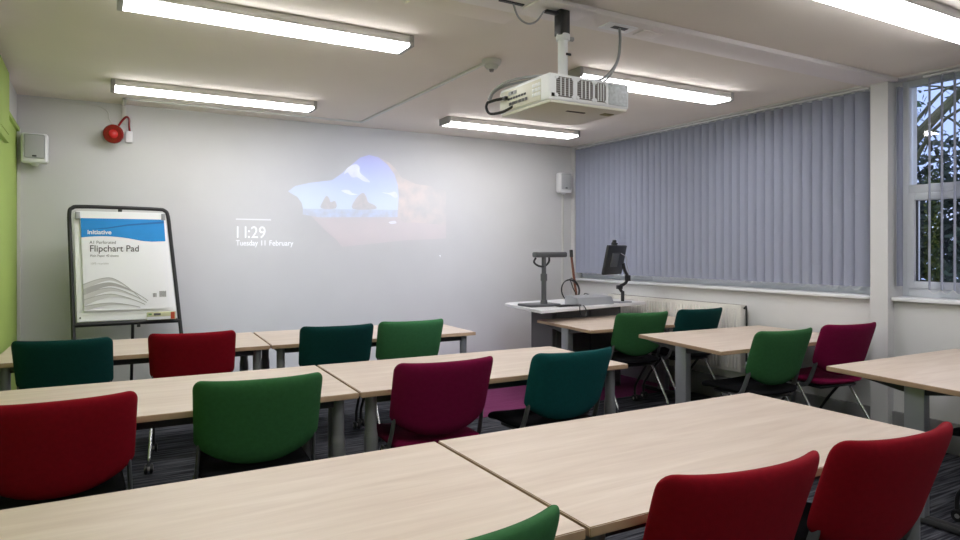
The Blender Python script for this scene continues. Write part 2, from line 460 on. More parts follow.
MB().box((-.03, 0, -.73), (.05, .006, 1.45), M['blind'], .002).build('slat', s)
MB().box((-.03, .014, -.73), (.05, .006, 1.45), M['blind'], .002).build('slat', s)

# ================================================================ front wall things
def wall_speaker(loc, label, tilt):
    t = thing('wall_speaker', label, 'speaker', loc, tilt, 'white loudspeakers on the front wall')
    b = MB().box((0, 0, 0), (.185, .09, .24), M['white'], .022, seg=4); b.build('case', t)
    MB().box((0, -.047, .012), (.140, .010, .19), M['greyplastic'] if False else M['speakergrille'], .012, seg=3).build('grille', t)
    MB().box((.0, -.052, -.065), (.030, .004, .012), M['black'], .001).build('badge', t)
    MB().cyl((0, .01, -.118), (0, .01, -.138), .035, M['white'], .02).build('foot', t)
    MB().box((0, .065, 0), (.05, .05, .10), M['greyplastic'], .004).build('bracket', t)
M['speakergrille'] = mat('speaker_grille', (.46, .47, .49), .6, bump=.6, bscale=900)
wall_speaker((-.415, WY - .095, 2.205), 'white loudspeaker on the front wall beside the green wall', 0)
wall_speaker((4.895, WY - .095, 2.19), 'white loudspeaker on the front wall next to the grey blind', 0)

# fire sounder
t = thing('fire_alarm_sounder', 'round red alarm sounder under the ceiling at the left of the front wall', 'alarm', (.145, WY, 2.385))
MB().cyl((.01, -.002, 0), (.01, -.05, -.005), .060, M['redgloss'], n=28, bev=.006).build('base', t)
b = MB().cyl((.01, -.05, -.005), (-.005, -.13, -.02), .050, M['redgloss'], .080, n=32)
b.cyl((-.005, -.128, -.02), (-.009, -.150, -.024), .082, M['redgloss'], .074, n=32, bev=.006)
b.build('horn', t)
MB().sph((-.006, -.150, -.022), .038, M['redglow'] if 'redglow' in M else mat('red_dome', (.5, .02, .02), .2), (1, .6, 1)).build('dome', t)
t = thing('junction_box', 'small white junction box with red cable right of the red sounder', 'box', (.262, WY, 2.375))
MB().box((0, -.022, -.01), (.055, .042, .10), M['white'], .008).build('case', t)
MB().tube([(-.08, -.02, .08), (-.05, -.03, .13), (-.02, -.035, .16), (.0, -.035, .14), (.0, -.03, .085), (.005, -.025, .04)], .009, M['redgloss'], 8).build('red_cable', t)
b = MB().tube([(-.105, WY - .012, 2.66 - .05), (.02, WY - .012, 2.615), (.10, WY - .012, 2.57), (.115, WY - .012, 2.50), (.165, WY - .02, 2.44)], .003, M['conduit'], 6)
b.tube([(-.105, WY - .012, 2.61), (-.3, WY - .012, 2.625), (LX + .02, WY - .012, 2.62)], .003, M['conduit'], 6)
tag(b.build('alarm_cable'), 'thin white cable sagging from the green wall to the red sounder', 'cable')
# trunking
b = MB().span((.205, WY - .016, 2.475), (.240, WY, 2.647), M['conduit'], .002)
b.span((.205, WY - .30, H - .016), (2.27, WY - .275, H), M['conduit'], .002).span((.205, WY - .30, H - .016), (.235, WY, H), M['conduit'], .002)
b.span((2.255, 3.86, H - .016), (2.283, WY - .275, H), M['conduit'], .002)
tag(b.build('cable_trunking'), 'white ceiling trunking running from the smoke detector to the red sounder', 'trunking')
tag(MB().span((LX, WY - .02, 0.1), (LX + .025, WY, 2.37), M['conduit'], .002).build('corner_trunking'), 'white vertical trunking in the corner by the green wall', 'trunking')
tag(MB().span((4.93, WY - .018, 0.1), (4.955, WY, 2.07), M['conduit'], .002).build('speaker_trunking'), 'white vertical trunking below the right wall speaker', 'trunking')
# smoke detector
t = thing('smoke_detector', 'round white smoke detector on the ceiling left of the projector', 'detector', (2.28, 3.80, H))
MB().cyl((0, 0, 0), (0, 0, -.034), .066, M['conduit'], .060, n=32, bev=.004).build('base', t)
MB().cyl((0, 0, -.032), (0, 0, -.062), .050, M['conduit'], .036, n=32, bev=.005).cyl((0, 0, -.060), (0, 0, -.080), .018, M['metalgrey'], .012, n=20).build('sensor', t)

# ---------------------------------------------------------------- projected picture (flat light picture on the wall)
def glow(name, e, k, noise=0, ns=6):
    m = mat(name, WALLC, .75, emit=e, estr=k)
    if noise:
        n = m.node_tree; t_ = n.nodes.new('ShaderNodeTexCoord'); x = n.nodes.new('ShaderNodeTexNoise'); x.inputs['Scale'].default_value = ns; x.inputs['Detail'].default_value = 6
        r = n.nodes.new('ShaderNodeMapRange'); r.inputs['From Min'].default_value = .35; r.inputs['From Max'].default_value = .65
        r.inputs['To Min'].default_value = k * (1 - noise); r.inputs['To Max'].default_value = k * (1 + noise)
        n.links.new(t_.outputs['Object'], x.inputs['Vector']); n.links.new(x.outputs['Fac'], r.inputs['Value']); n.links.new(r.outputs[0], n.nodes['Principled BSDF'].inputs['Emission Strength'])
    return m
t = thing('projected_picture', 'pale projected desktop picture of a beach seen from a cave on the front wall', 'projection', (0, WY, 0))
def flat(name, pts, layer, m, smooth_it=True):
    y = -.0012 - .0008 * layer
    if smooth_it:
        P = pts; out = []
        for i in range(len(P)):
            a, b_, c, d = P[i - 1], P[i], P[(i + 1) % len(P)], P[(i + 2) % len(P)]
            for k in range(3):
                u = k / 3
                out.append(tuple(.5 * (2 * b_[j] + (c[j] - a[j]) * u + (2 * a[j] - 5 * b_[j] + 4 * c[j] - d[j]) * u * u + (-a[j] + 3 * b_[j] - 3 * c[j] + d[j]) * u ** 3) for j in (0, 1)))
        pts = out
    mb = MB(); mb.prism([(p[0], y, p[1]) for p in pts], (0, -.0006, 0), m)
    return mb.build(name, t, smooth=False)
def sky_mat():
    m = mat('projected_sky_light', WALLC, .75, emit=(.2, .3, .9), estr=.3)
    n = m.node_tree; b = n.nodes['Principled BSDF']; t_ = n.nodes.new('ShaderNodeTexCoord'); sx = n.nodes.new('ShaderNodeSeparateXYZ')
    r = n.nodes.new('ShaderNodeValToRGB'); mr = n.nodes.new('ShaderNodeMapRange'); mr.inputs['From Min'].default_value = 1.8; mr.inputs['From Max'].default_value = 2.35
    r.color_ramp.elements[0].color = (.075, .12, .18, 1); r.color_ramp.elements[1].color = (.0, .012, .17, 1)
    e_ = r.color_ramp.elements.new(.45); e_.color = (.02, .06, .17, 1)
    n.links.new(t_.outputs['Object'], sx.inputs[0]); n.links.new(sx.outputs['Z'], mr.inputs['Value']); n.links.new(mr.outputs[0], r.inputs['Fac']); n.links.new(r.outputs['Color'], b.inputs['Emission Color'])
    b.inputs['Emission Strength'].default_value = 1
    return m
G = dict(sky=sky_mat(), cloud=glow('projected_cloud_light', (.14, .155, .21), 1, .25, 12), sea=glow('projected_sea_light', (.015, .045, .11), 1, .5, 14),
         sand=glow('projected_sand_light', (.042, .020, .024), 1, .15, 5), cliff=glow('projected_cliff_light', (.050, .028, .020), 1, .95, 8),
         rock=glow('projected_rock_light', (.022, .012, .012), 1, .9, 22), white=glow('projected_white_light', (.28, .29, .31), 1), soft=glow('projected_soft_light', (.16, .165, .18), 1))
n_ = G['cliff'].node_tree; x_ = n_.nodes.new('ShaderNodeSeparateXYZ'); q_ = n_.nodes.new('ShaderNodeMapRange'); mu = n_.nodes.new('ShaderNodeMath'); mu.operation = 'MULTIPLY'
q_.inputs['From Min'].default_value = 2.75; q_.inputs['From Max'].default_value = 3.35; q_.inputs['To Min'].default_value = 1.3; q_.inputs['To Max'].default_value = .35
n_.links.new(next(k for k in n_.nodes if k.type == 'TEX_COORD').outputs['Object'], x_.inputs[0]); n_.links.new(x_.outputs['X'], q_.inputs['Value'])
old = n_.nodes['Principled BSDF'].inputs['Emission Strength'].links[0].from_socket
n_.links.new(old, mu.inputs[0]); n_.links.new(q_.outputs[0], mu.inputs[1]); n_.links.new(mu.outputs[0], n_.nodes['Principled BSDF'].inputs['Emission Strength'])
flat('sky', [(1.63, 1.954), (1.701, 2.01), (1.854, 2.05), (2.07, 2.086), (2.171, 2.16), (2.273, 2.254), (2.366, 2.334), (2.461, 2.367), (2.567, 2.348), (2.665, 2.279), (2.741, 2.182), (2.779, 2.071), (2.79, 1.948), (2.781, 1.79), (1.777, 1.785), (1.762, 1.851), (1.72, 1.906)], 0, G['sky'], False)
flat('sea', [(1.777, 1.79), (2.781, 1.808), (2.776, 1.732), (1.932, 1.708), (1.854, 1.724), (1.773, 1.733)], 1, G['sea'], False)
flat('sand', [(1.854, 1.724), (1.932, 1.710), (2.776, 1.732), (2.852, 1.672), (2.965, 1.68), (3.35, 1.66), (3.35, 1.511), (2.852, 1.486), (2.171, 1.417), (2.11, 1.491), (1.991, 1.587)], 2, G['sand'], False)
flat('cliff', [(2.567, 2.348), (2.675, 2.306), (2.763, 2.234), (2.819, 2.155), (2.988, 2.091), (3.172, 2.079), (3.35, 2.028), (3.35, 1.66), (2.965, 1.68), (2.852, 1.672), (2.776, 1.732), (2.781, 1.814), (2.79, 1.948), (2.779, 2.071), (2.741, 2.182), (2.665, 2.279)], 1, G['cliff'], False)
flat('rock', [(1.955, 1.8), (1.975, 1.874), (2.011, 1.927), (2.04, 1.899), (2.054, 1.865), (2.1, 1.878), (2.106, 1.804)], 3, G['rock'])
flat('rock', [(2.285, 1.804), (2.304, 1.889), (2.356, 1.951), (2.398, 1.973), (2.429, 1.934), (2.45, 1.879), (2.524, 1.847), (2.524, 1.809)], 3, G['rock'])
flat('cloud', [(2.191, 2.151), (2.222, 2.212), (2.304, 2.262), (2.356, 2.24), (2.36, 2.18), (2.418, 2.134), (2.471, 2.086), (2.398, 2.093), (2.335, 2.129), (2.273, 2.126), (2.232, 2.173)], 2, G['cloud'])
flat('cloud', [(2.60, 1.985), (2.68, 1.984), (2.75, 2.0), (2.776, 1.948), (2.741, 1.936), (2.69, 1.965)], 2, G['cloud'])
flat('cloud', [(2.16, 1.985), (2.24, 1.995), (2.28, 1.965), (2.34, 1.955), (2.26, 1.945)], 2, G['cloud'])
flat('surf', [(2.675, 1.675), (2.741, 1.692), (2.763, 1.668), (2.708, 1.659)], 4, G['cloud'])
flat('cursor', [(3.265, 1.325), (3.285, 1.33), (3.285, 1.305)], 1, G['white'], False)
rx = (R(90), 0, 0)
hr = text('hour_text', '11', .158, G['white'], t, (1.128, -.002, 1.500), rx, .90, bold=-.0004)
text('minute_text', ':29', .158, G['white'], t, (1.128 + max(v.co.x for v in hr.data.vertices) * .90 + .008, -.002, 1.500), rx, .90, bold=-.0004)
for wd, xx in (('Tuesday', 1.147), ('11', 1.368), ('February', 1.450)):
    text('date_text', wd, .072, G['white'], t, (xx, -.002, 1.428), rx, .83 if wd != 'February' else .89, bold=.0004)
text('hint_text', 'Press a key to unlock', .036, G['white'], t, (1.147, -.002, 1.672), rx, .98, bold=.0012) if False else MB().span((1.147, -.0015, 1.668), (1.47, -.003, 1.681), G['soft']).build('hint_line', t)

# ================================================================ projector
PX, PY, PZ = 2.048, 2.71, 2.141
t = thing('ceiling_projector', 'white ceiling projector with grilles and a connector panel', 'projector', (PX, PY, PZ))
bw, bd, bh = .485, .43, .136
MB().box((0, 0, .004), (bw, bd, bh - .010), M['white'], .012, seg=3).build('case', t)
MB().box((0, 0, -bh / 2 + .008), (bw - .012, bd - .012, .022), M['offwhite'], .008).build('underside', t)
def grille(x0, x1):
    g = MB(); y = -bd / 2 - .0015
    g.box(((x0 + x1) / 2, y + .001, .006), (x1 - x0, .004, .092), M['slot'], .0015)
    for k in range(3): g.box((x0 + (k + 1) * (x1 - x0) / 4, y - .002, .006), (.004, .005, .084), M['white'])
    for k in range(9): g.box(((x0 + x1) / 2, y - .001, -.034 + k * .010), (x1 - x0, .004, .0032), M['metalgrey'], rot=Matrix.Rotation(R(0), 4, 'X'))
    for sx, sz in ((x0, .048), (x1, .048), (x0, -.036), (x1, -.036)): g.box((sx, y - .003, sz), (.014, .005, .014), M['white'], rot=Matrix.Rotation(R(45), 4, 'Y'))
    g.build('vent_grille', t)
grille(-.203, -.108); grille(-.080, .012); grille(.026, .092)
MB().box((.170, -bd / 2 - .001, .004), (.12, .004, .100), M['greypanel'] if 'greypanel' in M else mat('speckled_grey_panel', (.50, .53, .56), .5, noise=.2, nscale=60), .003).build('side_panel', t)
MB().box((-.222, -bd / 2 - .001, -.035), (.016, .003, .016), M['lens']).build('sensor_window', t)
MB().span((-.05, -.10, -bh / 2 - .006), (.06, -.085, -bh / 2 + .002), M['slot']).span((.15, -.14, -bh / 2 - .006), (.21, -.10, -bh / 2 + .002), mat('olive_label', (.22, .2, .08), .6)).build('underside_label', t)
p = MB(); x = -bw / 2 - .001
p.box((x, .03, .0), (.004, .36, .100), M['offwhite'], .002); p.build('connector_panel', t)
p = MB()
for k in range(7): p.box((x - .003, -.02 + k * .024, .004), (.005, .016, .010), M['black'])
for k in range(6): p.box((x - .003, -.03 + k * .028, -.022), (.005, .020, .014), M['black'])
p.box((x - .003, .09, .030), (.004, .07, .018), M['greyplastic']).box((x - .005, .09, .030), (.004, .012, .010), M['black'])
p.build('sockets', t)
p = MB()
for a in range(3):
    for c in range(3): p.box((x - .003, -.14 + a * .024, -.018 + c * .022), (.004, .019, .017), M['white'], .002)
p.build('keypad', t)
MB().cyl((.09, bd / 2 - .01, -.004), (.09, bd / 2 + .02, -.004), .036, M['black'], n=28).cyl((.09, bd / 2 + .018, -.004), (.09, bd / 2 + .022, -.004), .028, M['lens'], n=28).build('lens', t)
# mount
t = thing('projector_mount', 'pole mount holding the projector under the ceiling beam', 'mount', (PX, PY, H - .03))
MB().box((0, .03, -.006), (.34, .17, .012), M['beam'], .003).build('ceiling_plate', t)
MB().box((.015, .03, -.075), (.060, .055, .13), M['black'], .004).box((-.04, .03, -.03), (.10, .03, .014), M['black'], .003).build('bracket', t)
MB().cyl((.02, .03, -.13), (.02, .03, -.162), .036, M['white'], n=24, bev=.003).cyl((.02, .03, -.15), (.02, .03, -.405), .025, M['white'], n=24).box((.035, .003, -.235), (.03, .004, .012), M['black']).build('pole', t)
MB().cyl((.055, .03, -.145), (.085, .03, -.145), .012, M['metalgrey'], n=14, bev=.002).build('knob', t)
MB().box((.09, .02, -.413), (.22, .20, .012), M['metalgrey'], .003).build('adapter_plate', t)
# ceiling cable plate + cables
t = thing('cable_plate', 'white ceiling plate with a dark cable slot right of the projector mount', 'plate', (2.50, 2.81, H - .03))
MB().box((0, 0, -.004), (.20, .10, .008), M['white'], .002).build('cover', t)
MB().box((.0, -.01, -.009), (.10, .035, .003), M['black']).build('slot', t)
t = thing('blank_plate', 'blank square ceiling plate beside the cable slot plate', 'plate', (2.72, 2.81, H - .03))
MB().box((0, 0, -.004), (.15, .09, .008), M['beam'], .002).build('cover', t)
b = MB().span((1.72, 2.78, H - .036), (1.86, 2.80, H - .03), M['black'])
tag(b.build('ceiling_slot'), 'thin black cable slot in the ceiling beam left of the mount', 'slot')
b = MB().span((1.36, 2.93, H - .018), (1.95, 3.12, H), M['ceil'], .003)
tag(b.build('ceiling_hatch'), 'pale raised ceiling panel left of the projector mount', 'panel')
b = MB().tube([(1.80, 2.79, H - .036), (1.82, 2.78, 2.55), (1.86, 2.76, 2.515), (1.91, 2.75, 2.53), (1.95, 2.74, 2.585)], .005, M['greyplastic'], 8, 6)
tag(b.build('loop_cable'), 'short grey cable looping from the ceiling slot to the mount', 'cable')
cb = [(2.50, 2.80, H - .035), (2.495, 2.79, 2.53), (2.46, 2.77, 2.42), (2.38, 2.75, 2.33), (2.28, 2.72, 2.275), (2.15, 2.66, 2.25), (2.0, 2.66, 2.245), (1.88, 2.72, 2.245), (1.80, 2.84, 2.235), (1.765, 2.92, 2.20), (1.755, 2.95, 2.16)]
b = MB().tube(cb, .0075, M['greyplastic'], 8, 5).tube([(p[0] + .012, p[1] + .012, p[2] - (.012 if 2 < i < 9 else 0)) for i, p in enumerate(cb)], .006, M['greyplastic'], 8, 5)
tag(b.build('grey_cable'), 'grey cable pair running from the ceiling plate over the projector', 'cable')
b = MB().tube([(1.758, 2.972, 2.150), (1.745, 2.96, 2.12), (1.75, 2.93, 2.085), (1.78, 2.86, 2.085), (1.806, 2.80, 2.105)], .007, M['black'], 8, 5)
b.tube([(1.758, 2.972, 2.150), (1.775, 2.91, 2.155), (1.80, 2.86, 2.155)], .008, M['black'], 8, 3).box((1.795, 2.86, 2.155), (.02, .03, .018), M['black'], .003)
tag(b.build('power_cable'), 'black looped plug cable at the connector side of the projector', 'cable')
# the projector's own beam
sp = bpy.data.lights.new('projector_beam', 'SPOT'); sp.energy = 80; sp.color = (.72, .80, 1.0); sp.spot_size = R(62); sp.spot_blend = .75; sp.shadow_soft_size = .02
so = bpy.data.objects.new('projector_beam', sp); COL.objects.link(so); so.location = (2.135, 2.97, 2.13)
so.rotation_euler = Vector((2.35 - 2.135, WY - 2.97, 1.05 - 2.13)).to_track_quat('-Z', 'Y').to_euler()

# ================================================================ flip chart
t = thing('flipchart_easel', 'black framed flip chart easel standing at the green wall', 'easel', (.22, 6.1, 0))
def E(x, z, off=0):   # point on the leaning board plane
    return Vector((x - .22, (6.28 - .20 * (1.73 - z)) - 6.1 - off, z))
fr = MB()
fr.tube([E(-.135, .01), E(-.137, .40), E(-.142, .80), E(-.165, 1.45), E(-.172, 1.68), E(-.150, 1.725), E(-.10, 1.737), E(.18, 1.737), E(.46, 1.732), E(.52, 1.72), E(.545, 1.67), E(.565, 1.45), E(.62, .80), E(.65, .40), E(.68, .01)], .0155, M['black'], 12, 4)
fr.tube([E(-.14, .80), E(.622, .80)], .018, M['black'], 10, 0)
fr.box(E(.185, 1.700), (.03, .03, .05), M['black'], .003)
fr.build('frame', t)
MB().tube([E(.27, .80, -.02), E(.27, .70, -.03), (.05, .36, .01)], .012, M['black'], 8, 2).build('rear_leg', t)
MB().cyl(E(.30, .775, 0), E(.325, .775, 0), .013, M['black'], n=14).build('knob', t)
bd_ = MB().prism([E(-.115, .825, .012), E(.595, .825, .012), E(.520, 1.69, .012), E(-.142, 1.69, .012)], (0, .012, 0), M['board'], .002)
bd_.cyl(E(-.095, .855, .014), E(-.095, .855, .018), .006, M['ink'], n=12).cyl(E(.568, .865, .014), E(.568, .865, .018), .006, M['ink'], n=12)
bd_.build('board', t)
cl = MB().prism([E(-.125, 1.640, .018), E(.512, 1.640, .018), E(.508, 1.700, .018), E(-.127, 1.700, .018)], (0, -.016, 0), M['white'], .003)
cl.box(E(-.115, 1.665, .03), (.035, .04, .055), M['greyplastic'], .004).box(E(.505, 1.665, .03), (.030, .04, .055), M['greyplastic'], .004)
cl.build('clamp_bar', t)
pad = MB().prism([E(-.068, .905, .020), E(.545, .905, .020), E(.510, 1.645, .020), E(-.095, 1.645, .020)], (0, -.012, 0), M['paper'], .001).build('paper_pad', t)
def on_pad(name, pts, m, layer=0):
    return MB().prism([E(p[0], p[1], .0330 + .0006 * layer) for p in pts], (0, -.0005, 0), m).build(name, pad, smooth=False)
def padx(u, z):   # u in 0..1 across the pad
    k = (z - .905) / .74; a = -.068 - .027 * k; c = .545 - .035 * k
    return a + (c - a) * u
N = 24
low = [(padx(i / N, 1.49 - .012 * sin(i / N * 2 * pi) - .035 * (i / N) + .012), 1.488 + .020 * sin(min(1, i / N * 1.4) * pi) * (1 if i / N < .72 else 0) - .040 * (i / N) ** 1.2 + (.012 if i > 20 else 0) * ((i - 20) / 4)) for i in range(N + 1)]
on_pad('blue_header', [(padx(1, 1.643), 1.643), (padx(0, 1.643), 1.643)] + low, M['blue'])
on_pad('header_fold', [(padx(0, 1.55), 1.548), (padx(.3, 1.565), 1.568), (padx(.55, 1.59), 1.598), (padx(1, 1.62), 1.628), (padx(1, 1.61), 1.612), (padx(.55, 1.58), 1.586), (padx(.3, 1.56), 1.560)], M['bluedark'], 1)
tilt = math.atan2(.20, 1)
def pad_text(name, body, size, x, z, m, sx=1, bold=0, layer=1):
    o = text(name, body, size, m, pad, E(x, z, .0345), (R(90) - tilt * 1.0, 0, 0), sx, bold, .0002)
pad_text('header_text', 'initiative', .050, padx(.07, 1.52), 1.515, M['white'], 1.0, .0012)
pad_text('pad_text', 'A1 Perforated', .036, padx(.09, 1.44), 1.437, M['ink'], .9)
pad_text('pad_text', 'Flipchart Pad', .074, padx(.085, 1.38), 1.375, M['ink'], .92, .0006)
pad_text('pad_text', 'Plain Paper 40 sheets', .026, padx(.09, 1.33), 1.333, M['ink'], .9)
pad_text('pad_text', '100% recyclable', .022, padx(.09, 1.27), 1.272, M['inkgrey'], .9)
# grey swooping waves
waves = [(1.115, 1.165, .045, .66, M['inkgrey2']), (1.075, 1.125, .050, .74, M['inkgrey']), (1.035, 1.085, .052, .72, M['inkgrey2']), (.995, 1.035, .048, .70, M['inkgrey2']), (.945, .965, .035, .64, M['inkgrey2'])]
for i, (zl, zp, th, end, m) in enumerate(waves):
    up = []; dn = []
    for k in range(19):
        u = k / 18 * end
        f = sin(min(1, u / .62) * pi / 2) if u < .31 else 1
        zz = zl + (zp - zl) * sin(min(1.0, u / .30) * pi / 2) if u < .30 else zp - (zp - .925 - i * -.004) * ((u - .30) / (end - .30)) ** 1.5 * .75
        tt = th * (1 - u / end) ** 1.2
        up.append((padx(u, zz), zz)); dn.append((padx(u, zz - tt), max(.915, zz - tt)))
    on_pad('grey_wave', up + dn[::-1], m, i)
    on_pad('grey_wave', [(p[0], p[1] + .003) for p in up] + [(p[0], p[1] - .004) for p in up[::-1]], M['inkgrey'], i + 1)
pad_text('pad_text', 'Item 123456', .018, padx(.77, 1.06), 1.060, M['ink'], .9) if False else None
bb = MB()
for k in range(3): bb.prism([E(padx(.80 + k * .016, 1.0), 1.00, .034), E(padx(.81 + k * .016, 1.0), 1.00, .034), E(padx(.81 + k * .016, 1.0), 1.032, .034), E(padx(.80 + k * .016, 1.0), 1.032, .034)], (0, -.0005, 0), M['inkgrey3'])
for k in range(7): bb.prism([E(padx(.88 + k * .012, 1.0), 1.00, .034), E(padx(.888 + k * .012, 1.0), 1.00, .034), E(padx(.888 + k * .012, 1.0), 1.048, .034), E(padx(.88 + k * .012, 1.0), 1.048, .034)], (0, -.0005, 0), M['inkgrey3'])
bb.build('bar_code', pad, smooth=False)
b = MB().span((.37, 6.035, .819), (.585, 6.072, .880), M['yel'], .003).span((.37, 6.034, .821), (.555, 6.0345, .845), M['paper'])
b.span((.545, 6.033, .822), (.575, 6.036, .878), M['orange']).span((.42, 6.033, .855), (.47, 6.036, .872), M['ink'])
b.span((.38, 6.033, .860), (.405, 6.036, .872), mat('green_label', (.12, .3, .1), .6))
tag(b.build('marker_pack'), 'small pale yellow pack with a red end on the easel ledge', 'pack')

# ================================================================ tables
def quad_top(name, root, fl, fr_, bl, br, z, th=.026):
    mb = MB()
    b = bmesh.new()
    lo = [b.verts.new((p[0], p[1], z - th)) for p in (fl, fr_, br, bl)]; hi = [b.verts.new((p[0], p[1], z)) for p in (fl, fr_, br, bl)]
    b.faces.new(lo[::-1]); b.faces.new(hi)
    for i in range(4): b.faces.new((lo[i], lo[(i + 1) % 4], hi[(i + 1) % 4], hi[i]))
    bmesh.ops.bevel(b, geom=b.edges[:], offset=.0025, segments=2, affect='EDGES')
    mb._add(b, M['wood'])
    ei = mb._mi(M['edge'])
    for f in mb.bm.faces:
        if abs(f.normal.z) < .3: f.material_index = ei
    return mb.build(name, root)
def row_table(fl, fr_, bl, br, label):
    c = ((fl[0] + fr_[0]) / 2, (fl[1] + bl[1]) / 2)
    L = lambda p: (p[0] - c[0], p[1] - c[1])
    t = thing('folding_table', label, 'table', (c[0], c[1], 0), 0, 'classroom tables')
    f, g, h, k = map(L, (fl, fr_, bl, br))
    quad_top('tabletop', t, f, g, h, k, .73)
    u = MB(); i_ = .075
    corners = [(f[0] + i_, f[1] + i_), (g[0] - i_, g[1] + i_), (k[0] - i_, k[1] - i_), (h[0] + i_, h[1] - i_)]
    for a, b_ in zip(corners, corners[1:] + corners[:1]):
        a = Vector((*a, .682)); b_ = Vector((*b_, .682)); d = b_ - a
        u.box((a + b_) / 2, (d.length, .025, .042), M['darkmetal'], .002, Matrix.Rotation(math.atan2(d.y, d.x), 4, 'Z'))
    u.build('under_frame', t)
    for x, y in corners:
        MB().cyl((x, y, .012), (x, y, .50), .033, M['leg'], n=24).cyl((x, y, .50), (x, y, .53), .033, M['leg'], .028, n=24).cyl((x, y, .53), (x, y, .703), .028, M['leg'], n=24).cyl((x, y, 0), (x, y, .014), .027, M['black'], n=20).build('leg', t)
    return t
g = .006
row_table((-.530, 1.262), (1.0195 - g, 1.252), (-.530, 2.09), (1.0265 - g, 2.082), 'pale wooden table nearest the camera on the left, cut by the bottom edge')
row_table((1.0195 + g, 1.252), (2.62, 1.240), (1.0265 + g, 2.082), (2.63, 2.066), 'pale wooden table nearest the camera in the middle, with two red chairs')
row_table((-.530, 2.99), (1.066 - g, 2.957), (-.515, 3.84), (1.102 - g, 3.79), 'second row pale table on the left, behind the large red and green chairs')
row_table((1.066 + g, 2.957), (2.675, 2.92), (1.102 + g, 3.79), (2.705, 3.73), 'second row pale table behind the magenta and teal chairs')
row_table((-.530, 4.75), (1.058 - g, 4.712), (-.500, 5.60), (1.100 - g, 5.55), 'far left pale table in front of the flip chart')
row_table((1.058 + g, 4.712), (2.650, 4.66), (1.100 + g, 5.55), (2.69, 5.48), 'far row pale table below the projected picture')

def t_table(fl, fr_, bl, br, label, px):
    c = ((fl[0] + fr_[0]) / 2, (fl[1] + bl[1]) / 2)
    L = lambda p: (p[0] - c[0], p[1] - c[1])
    t = thing('meeting_table', label, 'table', (c[0], c[1], 0), 0, 'classroom tables by the window wall')
    f, g_, h, k = map(L, (fl, fr_, bl, br))
    quad_top('tabletop', t, f, g_, h, k, .73)
    ym = (f[1] + h[1]) / 2
    for sx, x in ((1, (f[0] + h[0]) / 2 + px), (-1, (g_[0] + k[0]) / 2 - .16)):
        l = MB().box((x, ym, .36), (.055, .10, .70), M['silver'], .006).build('leg', t)
        MB().box((x, ym, .022), (.06, .54, .036), M['darkmetal'], .012).cyl((x, ym - .24, .0), (x, ym - .24, .012), .02, M['black']).cyl((x, ym + .24, .0), (x, ym + .24, .012), .02, M['black']).build('foot', l)
        MB().prism([(x - .022, ym - .34, .704), (x - .022, ym + .34, .704), (x - .022, ym + .06, .655), (x - .022, ym - .06, .655)], (.044, 0, 0), M['darkmetal'], .003).build('arm', l)
    MB().box((( f[0] + g_[0]) / 2 + .05, ym + .03, .665), ((g_[0] - f[0]) - .5, .05, .05), M['darkmetal'], .004).build('crossbeam', t)
    return t
t_table((3.504, 4.279), (4.935, 4.22), (3.60, 5.17), (4.935, 5.14), 'pale table in front of the white desk by the radiator', .06)
t_table((3.515, 2.970), (5.00, 2.93), (3.67, 3.895), (5.02, 3.84), 'pale table by the radiator with green and magenta chairs', .07)
t_table((3.475, 1.40), (4.98, 1.38), (3.603, 2.310), (4.98, 2.285), 'pale table at the right photo edge below the uncovered window', .12)

